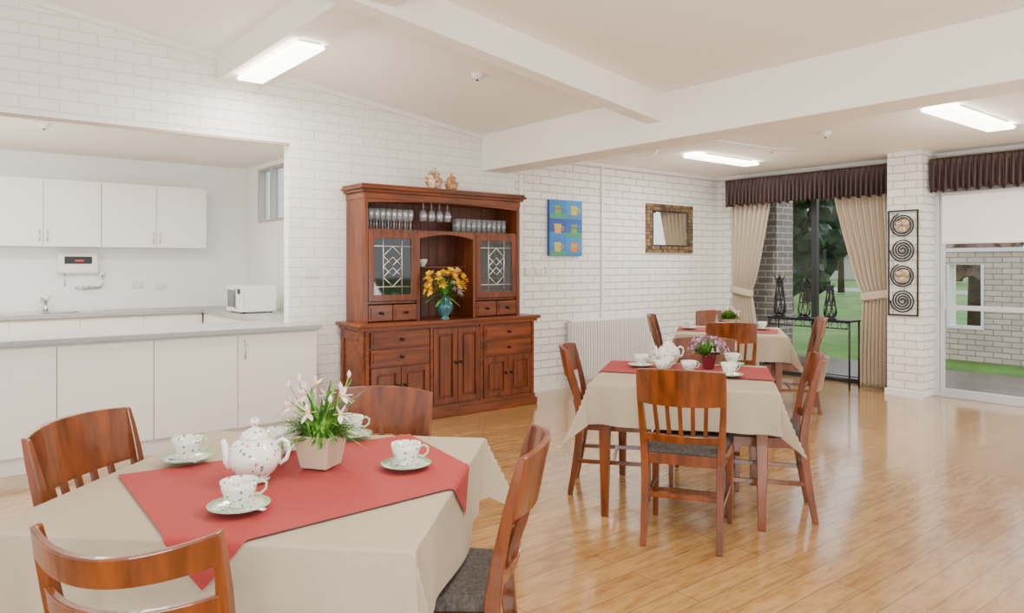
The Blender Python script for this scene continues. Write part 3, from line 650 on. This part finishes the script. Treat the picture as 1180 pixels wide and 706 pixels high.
small_plant(6.3,4.38,.759,1.1,m_pot,m_petalW,'white and pink flowers in small pot')
for (x,y) in ((5.95,4.6),(6.45,4.1),(6.0,4.1)): setting(x,y,.3,spoon=False,lab='white teacup on table near the window')

# ---------------------------------------------------------------- chairs
def chair_master(ladder=False,label=''):
    t=thing('dining_chair',label,'chair',(0,0,0),0,'cherry wood dining chairs')
    s=B(); s.box(-.19,.19,-.205,-.185,.40,.455).box(-.205,.205,.195,.215,.40,.455).beam([(-.19,-.2,.428),(-.205,.21,.428)],.027,.011,wdir=(0,0,1)).beam([(.19,-.2,.428),(.205,.21,.428)],.027,.011,wdir=(0,0,1))
    s.obj('seat_frame',m_cherry,t,bevel=.003)
    c=B()
    def top(u,v):
        y=-.205+v*.435; hw=.185+.035*v; x=(-1+2*u)*hw; e=min(1,min(u,1-u,v,1-v)/.09); return (x,y,.458+.035*math.sqrt(max(0,1-(1-e)**2)) if e<1 else .493)
    c.grid(top,28,28); c.grid(lambda u,v:(top(u,v)[0],top(u,v)[1],.456),2,2)
    c.obj('seat',m_cushion,t)
    for sx in (-1,1):
        B().beam([(sx*.200,.205,0),(sx*.198,.205,.455)],[.014,.021],[.014,.021]).obj('leg',m_cherry,t,bevel=.004)
        zs=[0,.15,.30,.42,.50,.62,.74,.82,.880]; ys=[-.262,-.235,-.212,-.200,-.203,-.222,-.248,-.268,-.283]; xs=[.185,.183,.182,.185,.189,.197,.203,.206,.207]
        hw=[.014,.016,.018,.019,.018,.016,.014,.011,.008]; ht=[.016,.019,.022,.024,.022,.018,.016,.014,.011]
        B().beam([(sx*a,b2,z) for a,b2,z in zip(xs,ys,zs)],hw,ht).obj('leg',m_cherry,t,bevel=.004)
    st=B().beam([(-.188,-.228,.21),(-.2,.205,.21)],.012,.008,wdir=(0,0,1)).beam([(.188,-.228,.21),(.2,.205,.21)],.012,.008,wdir=(0,0,1)).beam([(-.184,-.222,.25),(.184,-.222,.25)],.012,.008,wdir=(0,0,1)).box(-.195,.195,-.008,.008,.20,.222)
    st.obj('stretcher',m_cherry,t,bevel=.002)
    def rail(z0,z1,crown=.012,bulge=.055,hw=.214,th=.011,b_=None,low=0):
        n=18; vs=[]
        for i in range(n+1):
            q=-1+2*i/n; x=q*hw; bl=-bulge*(1-q*q)
            zt=z1+crown*(1-q*q); zb=z0-low*(1-q*q)
            def yy(z): return -.205-.083*((z-.5)/.40)+bl
            vs+=[(x,yy(zb)-th,zb),(x,yy(zb)+th,zb),(x,yy(zt)+th,zt),(x,yy(zt)-th,zt)]
        fs=[(j*4+i,j*4+(i+1)%4,(j+1)*4+(i+1)%4,(j+1)*4+i) for j in range(n) for i in range(4)]+[(3,2,1,0),(n*4,n*4+1,n*4+2,n*4+3)]
        b_.add(vs,fs,0,False)
    r_=B()
    if ladder:
        rail(.812,.882,crown=-.024,low=.018,bulge=.10,b_=r_); rail(.69,.745,crown=-.012,low=.007,bulge=.085,hw=.204,b_=r_); rail(.545,.59,crown=0,bulge=.045,hw=.194,b_=r_)
        r_.obj('backrest',m_cherry,t,bevel=.004)
    else:
        rail(.715,.885,b_=r_,low=.005); rail(.52,.56,crown=0,bulge=.035,hw=.190,b_=r_)
        r_.obj('backrest',m_cherry,t,bevel=.004)
        for q in (-.12,-.06,0,.06,.12):
            B().beam([(q*.95,-.2-.035*(1-(q/.2)**2),.53),(q*1.0,-.228-.047*(1-(q/.2)**2),.64),(q*1.04,-.250-.052*(1-(q/.22)**2),.73)],.010,.006).obj('slat',m_cherry,t)
    return t
ch=chair_master(False,'cherry wood slat-back dining chair with grey cushion')
ch2=chair_master(True,'cherry wood ladder-back chair with curved rails')
def put(P,phi,label=None,m=None,off=.29):
    f=(math.cos(math.radians(phi)),math.sin(math.radians(phi)))
    loc=(P[0]+off*f[0],P[1]+off*f[1],0); rz=math.radians(phi-90)
    if m: m.location=loc; m.rotation_euler=(0,0,rz); 
    else: m=dup(ch,loc,rz)
    if label: m['label']=label
    return m
put((2.85,2.26),30.8,'slat-back cherry chair pulled out from laid table',m=ch)
put((.30,1.63),46,m=ch2); ch2.scale=(.94,.98,.985)
c_=put((.37,2.67),-44,'cherry wood chair with broad solid curved back rail'); c_.scale=(1.12,1,1.02)
put((1.385,1.65),136,'cherry wood chair turned side-on beside draped table')
put((1.44,2.66),224,'cherry wood chair tucked behind the potted lilies')
put((3.17,3.39),-50,'cherry chair tucked in near the radiator')
put((3.91,2.14),126,'cherry chair seen side-on at laid table')
put((4.19,3.11),216,'cherry chair on far side of laid table')
for P,a_ in (((5.5,3.8),36),((5.8,4.95),-54),((6.69,3.62),126),((6.8,4.9),218)): put(P,a_,'cherry wood chair at table near the window')

# ---------------------------------------------------------------- hutch decor
t=thing('flower_vase','teal glazed vase of yellow flowers','vase',(3.71,5.64,.896)); t.scale=(1,1,1.08)
B().lathe([(.045,0),(.048,.004),(.035,.018),(.030,.03),(.065,.07),(.078,.10),(.070,.14),(.040,.175),(.048,.20),(.044,.20),(.034,.175),(.001,.16)],seg=28).obj('vase_body',m_teal,t)
f=B()
for i in range(80):
    a_=random.random()*2*pi; e=random.uniform(-.1,1.4); d=(math.cos(a_)*math.cos(e),math.sin(a_)*math.cos(e)*.7,math.sin(e)); f.leaf((0,0,.19),d,random.uniform(.14,.29),random.uniform(.02,.035),random.uniform(.1,.5),i%2)
f.obj('foliage',[m_green,m_greenD],t)
for i in range(28):
    a_=i*2.4; e=.05+1.3*((i*9)%28)/28; d=Vector((math.cos(a_)*math.cos(e),math.sin(a_)*math.cos(e)*.6,math.sin(e))); c_=d*(.16+.06*(i%3)/2)+Vector((0,0,.24))
    B().flower(c_,d,.052,8,0,1,w=.75).obj('flower',[m_petalW if i%8==0 else m_petalY,m_petalO],t)
def jar(label,x,sc,mm_):
    t=thing('lidded_jar',label,'jar',(x,5.86,2.106),0,'patterned jars on top of the hutch'); t.scale=(sc,sc,sc)
    B().lathe([(.035,0),(.048,.012),(.055,.04),(.052,.075),(.040,.10),(.042,.115),(.001,.115)],seg=24).obj('jar_body',mm_,t)
    B().lathe([(.044,.115),(.044,.122),(.030,.138),(.010,.145),(.010,.152),(.016,.162),(.001,.170)],seg=20).obj('lid',mm_,t)
    for s_ in (-1,1): B().tube([(s_*.050,0,.085),(s_*.070,0,.088),(s_*.072,0,.06),(s_*.056,0,.045)],.006).obj('handle',m_brass,t)
jar('larger cream and dark red lidded jar on hutch',3.73,1.3,m_jar2)
jar('smaller yellow and dark red lidded jar on hutch',3.93,1.05,m_jar)
for i in range(2): setting(3.55+i*.11,5.95,.4,z=1.386,spoon=False,sc=False,lab='white teacup on the hutch shelf')
for i in range(3): setting(3.05+i*.14,5.9,.4,z=1.076,spoon=False,sc=False,lab='white teacup behind leadlight door')

# ---------------------------------------------------------------- wall pictures
t=thing('mug_painting','blue canvas painting of six small colourful cups','painting',(5.62,YW-.02,1.815))
B().box(-.25,.25,-.02,.02,-.315,.315).obj('canvas',M('canvas_edge',(.03,.10,.32),.6),t)
cl=[((.02,.17,.50),(.14,.38,.06)),((.02,.08,.36),(.80,.36,.02)),((.02,.17,.50),(.62,.45,.03)),
    ((.03,.24,.52),(.60,.50,.05)),((.02,.10,.40),(.10,.36,.12)),((.03,.24,.52),(.72,.18,.02))]
k=0
for qx in (-.125,.125):
    for qz in (.207,0,-.207):
        bgc,mc=cl[k]; k+=1
        B().box(qx-.125,qx+.125,-.0225,-.0205,qz-.1035,qz+.1035).box(qx-.125,qx+.125,-.0232,-.0222,qz-.1035,qz-.05,mi=1).obj('painted_panel',[M('panel_paint',bgc,.6,var=.1),M('band_paint',(.06,.28,.16) if k%2 else (.04,.20,.42),.6)],t)
        pm=B().prismY([(qx-.060,qz+.045),(qx-.050,qz-.058),(qx+.040,qz-.058),(qx+.050,qz+.045)],-.026,-.023)
        pm.tube([(qx+.045,-.0245,qz+.02),(qx+.075,-.0245,qz+.012),(qx+.07,-.0245,qz-.022),(qx+.04,-.0245,qz-.03)],.007,6)
        pm.prismY([(qx-.058,qz+.02),(qx-.055,qz-.005),(qx+.045,qz-.005),(qx+.048,qz+.02)],-.0275,-.0255,mi=1)
        pm.obj('painted_mug',[M('mug_paint',mc,.6),M('mug_trim',(mc[1]*.9,mc[0]*.7,.15),.6)],t)
t=thing('framed_mirror','rectangular mirror with dark brown mosaic tile frame','mirror',(7.47,YW-.015,1.865))
mm=brickmat('mosaic_frame','X',(.34,.21,.09),(.05,.028,.02),(.015,.01,.01),bw=.045,rh=.045,ms=.004,bump=.4,rough=.35)[0]
mm.node_tree.nodes['Brick Texture'].offset=0
B().box(-.46,.46,-.015,.015,.22,.31).box(-.46,.46,-.015,.015,-.31,-.22).box(-.46,-.34,-.015,.015,-.22,.22).box(.34,.46,-.015,.015,-.22,.22).obj('frame',mm,t,bevel=.003)
B().box(-.34,.34,-.004,.01,-.22,.22).obj('mirror_glass',m_mirror,t)
B().box(-.345,.345,-.018,-.008,.21,.222).box(-.345,.345,-.018,-.008,-.222,-.21).box(-.352,-.34,-.018,-.008,-.22,.22).box(.34,.352,-.018,-.008,-.22,.22).obj('inner_trim',m_dark,t)
t=thing('spiral_wall_art','black metal wall panel with four coiled circles','wall art',(8.06,3.445,1.42))
b_=B()
b_.box(-.012,0,-.155,-.14,-.56,.56).box(-.012,0,.14,.155,-.56,.56).box(-.012,0,-.155,.155,.545,.56).box(-.012,0,-.155,.155,-.56,-.545)
b_.obj('frame',m_black,t)
mg=M('aged_gold',(.42,.27,.10),.45,.4,col2=(.62,.52,.36),sc=(30,30,30))
for i,cz in enumerate((.40,.135,-.135,-.40)):
    s=B(); n=150; turns=4 if i%2 else 2.2; R0,R1=(.015,.125) if i%2 else (.07,.125)
    s.tube([(-.02,(R0+(R1-R0)*j/n)*math.cos(2*pi*turns*j/n),cz+(R0+(R1-R0)*j/n)*math.sin(2*pi*turns*j/n)) for j in range(n+1)],.008,6)
    s.obj('metal_coil',m_black,t)
    if i%2==0:
        s=B()
        for (dy,dz,rr) in ((-.03,.03,.045),(.04,.02,.032),(.0,-.045,.038)): s.lathe([(.001,-.034),(rr*.6,-.032),(rr,-.022),(rr,-.016),(.001,-.016)],(0,dy,cz+dz),18,ax='x')
        s.obj('gold_disc',mg,t)
t=thing('radiator','white ribbed panel heater against the brick wall','radiator',(6.33,YW-.06,0))
b_=B(); n=36; w_=1.36
b_.box(-w_/2,w_/2,-.01,.03,.10,.74)
for i in range(n):
    x=-w_/2+w_*(i+.5)/n; b_.box(x-.012,x+.012,-.045,.0,.08,.76,bev=.006)
b_.box(-w_/2,w_/2,-.035,.04,.745,.775,bev=.005)
b_.obj('radiator_body',m_trim,t)
for x in (-.55,.55): B().box(x-.02,x+.02,-.03,.03,0,.10).obj('foot',m_trim,t)

# ---------------------------------------------------------------- curtains
def pelmet(y0,y1,label):
    t=thing('curtain_pelmet',label,'pelmet',(8.22,(y0+y1)/2,0),0,'gathered brown pelmets'); h=(y1-y0)/2
    n=int((y1-y0)*130); nf=(y1-y0)/.055
    def fn(u,v):
        yy=-h+2*h*u; ph=2*pi*nf*u+.8*math.sin(u*23); amp=.010+.022*(1-v)
        z=2.17+(.34)*v-(.018*math.sin(ph*.5+1))*(1-v)
        return (-.02+amp*math.sin(ph)*(1 if v<.88 else .5),yy,z)
    B().grid(fn,n,10).obj('gathered_fabric',m_pelmet,t,solid=.003)
    for sy in (-1,1): B().grid(lambda u,v:(u*.26,sy*h+.006*math.sin(u*20),2.17+.34*v),16,4).obj('side_return',m_pelmet,t,solid=.003)
    B().box(-.0,.27,-h+.01,h-.01,2.49,2.505).obj('pelmet_board',m_trim,t)
pelmet(3.64,5.76,'gathered dark brown fabric pelmet above the window')
pelmet(.9,3.24,'gathered dark brown fabric pelmet above glass door')
def curtain(yo,yi,yt,yb,label):
    t=thing('curtain',label,'curtain',(8.38,yo,0),0,'tied-back cream curtains'); zt,zm=2.42,1.06; wt_=abs(yi-yo); wm=abs(yt-yo); wb_=abs(yb-yo); sg=1 if yi>yo else -1
    def fn(u,v):
        z=.02+(zt-.02)*v
        if z>=zm:
            q=(z-zm)/(zt-zm); ww=wm+(wt_-wm)*(q**.75)
        else:
            q=(zm-z)/zm; ww=wm+(wb_-wm)*min(1,q*1.6)
        amp=.030*(1.0 if abs(z-zm)>.12 else .55+.45*abs(z-zm)/.12)
        ph=2*pi*8*u
        return (-.02+amp*math.sin(ph+.6*math.sin(z*2)),sg*ww*(u+.008*math.sin(ph*2)),z)
    B().grid(fn,130,50).obj('drape',m_curtain,t,solid=.002)
    s=B(); y0=-.02*sg; y1=sg*(wm+.025)
    def tb(u,v):
        a=2*pi*u; return (-.02+.052*math.cos(a),(y0+y1)/2+abs(y1-y0)/2*math.sin(a),zm-.05+.09*v+.03*sg*math.sin(a)*-1)
    s.grid(tb,32,4).obj('tieback',m_curtain,t,solid=.004)
curtain(5.76,5.14,5.47,5.36,'cream curtain tied back beside brick corner')
curtain(3.70,4.40,4.02,4.05,'cream full-length curtain tied back by pier')

# ---------------------------------------------------------------- black side table + ornaments
t=thing('console_table','narrow black metal console table under the window','console table',(8.12,4.5,0))
B().box(-.13,.13,-.52,.52,.755,.775,bev=.004).obj('table_top',m_black,t)
for sx in (-1,1):
    for sy in (-1,1): B().tube([(sx*.11,sy*.5,0),(sx*.11,sy*.5,.755)],.011,8).obj('leg',m_black,t)
for x_,z_ in ((-.11,.68),(-.11,.12),(.11,.12)): B().tube([(x_,-.5,z_),(x_,.5,z_)],.007).obj('rail',m_black,t)
b_=B().tube([(-.11,-.5,.75),(-.11,.5,.75)],.005)
for i in range(9):
    y=-.44+i*.11; b_.tube([(-.11,y+.045*math.cos(a*.5),.717+.033*math.sin(a*.5)) for a in range(13)],.004,5)
b_.obj('scroll_work',m_black,t)
for i,(y,hh) in enumerate(((4.92,1.22),(4.6,1.10),(4.28,.98))):
    t=thing('ornament','tall black openwork tapered metal ornament','ornament',(8.12,y,.776),.3*i,'black openwork ornaments'); t.scale=(1,1,hh)
    B().lathe([(.072,0),(.075,.008),(.055,.020),(.040,.04),(.001,.04)],seg=20).obj('base',m_black,t)
    s=B(); P=[(.060,.03),(.070,.07),(.068,.11),(.060,.16),(.052,.21),(.044,.26),(.038,.30),(.038,.34),(.028,.38)]
    for k in range(7):
        a0=2*pi*k/7
        for tw in (1.2,-1.2): s.tube([(r_*math.cos(a0+tw*z_/.37),r_*math.sin(a0+tw*z_/.37),z_) for r_,z_ in P],.0052,6)
    for r_,z_ in (P[0],P[3],P[6]): s.tube([(r_*math.cos(a*.5236),r_*math.sin(a*.5236),z_) for a in range(13)],.006,6)
    for k in range(4):
        a0=2*pi*k/4+.4; s.tube([(.030*math.cos(a0),.030*math.sin(a0),.36),(.058*math.cos(a0),.058*math.sin(a0),.39),(.050*math.cos(a0),.050*math.sin(a0),.42)],[.008,.007,.003],6)
    s.obj('openwork_ribs',m_black,t)
    B().lathe([(.026,.36),(.030,.375),(.012,.40),(.001,.43)],seg=14).obj('finial',m_black,t)

# ---------------------------------------------------------------- exterior
o=B().box(8.62,120,-60,110,-.2,-.1).obj('lawn',m_grass); tag(o,'green mown lawn outside the windows','lawn',kind='stuff')
o=B().box(8.62,10.9,-2,8,-.1,-.04).obj('path',m_conc); tag(o,'dark wet paving beside the glass doors','path')
o=B().box(40,46,-60,110,-.099,-.08).obj('road',M('asphalt',(.25,.25,.26),.8,var=.1)); tag(o,'grey asphalt road past the lawn','road')
t=thing('brick_column','grey brick verandah column outside the window','column',(8.95,5.55,-.04))
B().box(-.2,.2,-.2,.2,0,2.9).obj('column_shaft',m_greybrick,t)
t=thing('garden_wall','cream brick garden wall with white capping','brick wall',(12.6,0,-.098))
B().box(0,.22,-4,4.22,0,1.70).box(0,.22,4.70,4.95,0,1.70).box(0,.22,4.22,4.70,0,.5).box(0,.22,4.22,4.70,1.5,1.70).obj('brickwork',m_xbrick,t)
B().box(-.03,.25,-4,4.98,1.70,1.76).box(-.02,.24,4.20,4.24,.5,1.5).box(-.02,.24,4.68,4.72,.5,1.5).box(-.02,.24,4.24,4.68,.5,.54).obj('capping',m_whitealu,t)
t=thing('neighbour_house','pale house with grey roof across the road','house',(75,40,-.09))
B().box(-3,3,-8,12,0,2.6).box(-3.02,-2.99,-3,-1,.9,2.1,mi=1).box(-3.02,-2.99,2,4,.9,2.1,mi=1).obj('house_walls',[M('pale_render',(.6,.58,.55),.8),m_screen],t)
B().add([(-3.5,-8.5,2.5),(3.5,-8.5,2.5),(3.5,12.5,2.5),(-3.5,12.5,2.5),(0,-5,4.6),(0,9,4.6)],[(0,1,4),(1,2,5,4),(2,3,5),(3,0,4,5),(3,2,1,0)]).obj('roof',m_roof,t)
def tree(x,y,h,r,mat_,label,low=.42,cnt=46):
    t=thing('tree',label,'tree',(x,y,-.097))
    B().lathe([(r*.11,0),(r*.10,.02)],seg=10).tube([(0,0,.05+r*.02),(.1,.05,h*.3),(0,.1,h*.6)],[r*.09,r*.07,r*.04],10).tube([(.05,0,h*.3),(r*.3,.2,h*.55)],[r*.05,r*.02],8).tube([(.05,0,h*.35),(-r*.3,-.2,h*.6)],[r*.05,r*.02],8).obj('trunk',m_bark,t)
    s=B()
    for i in range(cnt):
        a_=random.random()*2*pi; q=random.random()**.5*r*.8; zz=h*random.uniform(low,.95); rr=r*random.uniform(.14,.26)
        bm=bmesh.new(); bmesh.ops.create_icosphere(bm,subdivisions=2,radius=rr)
        for v_ in bm.verts: v_.co*=random.uniform(.65,1.3)
        for v_ in bm.verts: v_.co+=Vector((q*math.cos(a_),q*math.sin(a_),max(zz,rr*1.35+.05)))
        s.add([v_.co.copy() for v_ in bm.verts],[[w_.index for w_ in f_.verts] for f_ in bm.faces]); bm.free()
    s.obj('leaf_canopy',mat_,t)
tree(20,11.8,4.0,1.4,m_tree,'leafy dark green tree on the lawn',.22,80)
tree(26,14.6,5.2,1.9,m_tree,'dense dark tree beyond the lawn',.25,80)
tree(36,18.4,6.0,1.9,m_tree,'narrow dark tree near the road',.4,50)
tree(32,21.5,6.5,2.8,m_tree,'tall leafy tree beyond the lawn',.35,60)
tree(58,36,7,5,m_tree,'distant leafy tree across the road',.35)
tree(17,5.8,4.5,2.0,m_treeP,'pink blossoming tree behind the garden wall',.3,60)
tree(20,2.2,5,2.0,m_treeP,'pink blossoming tree behind the garden wall',.3,60)
tree(66,24,8,5,m_tree,'distant leafy tree across the road',.35)
sun=bpy.data.lights.new('sun','SUN'); sun.energy=3.6; sun.angle=.8; sun.color=(.90,.96,1)
so=bpy.data.objects.new('sun',sun); COL.objects.link(so); so.rotation_euler=Vector((-.86,.12,-.50)).to_track_quat('-Z','Y').to_euler()
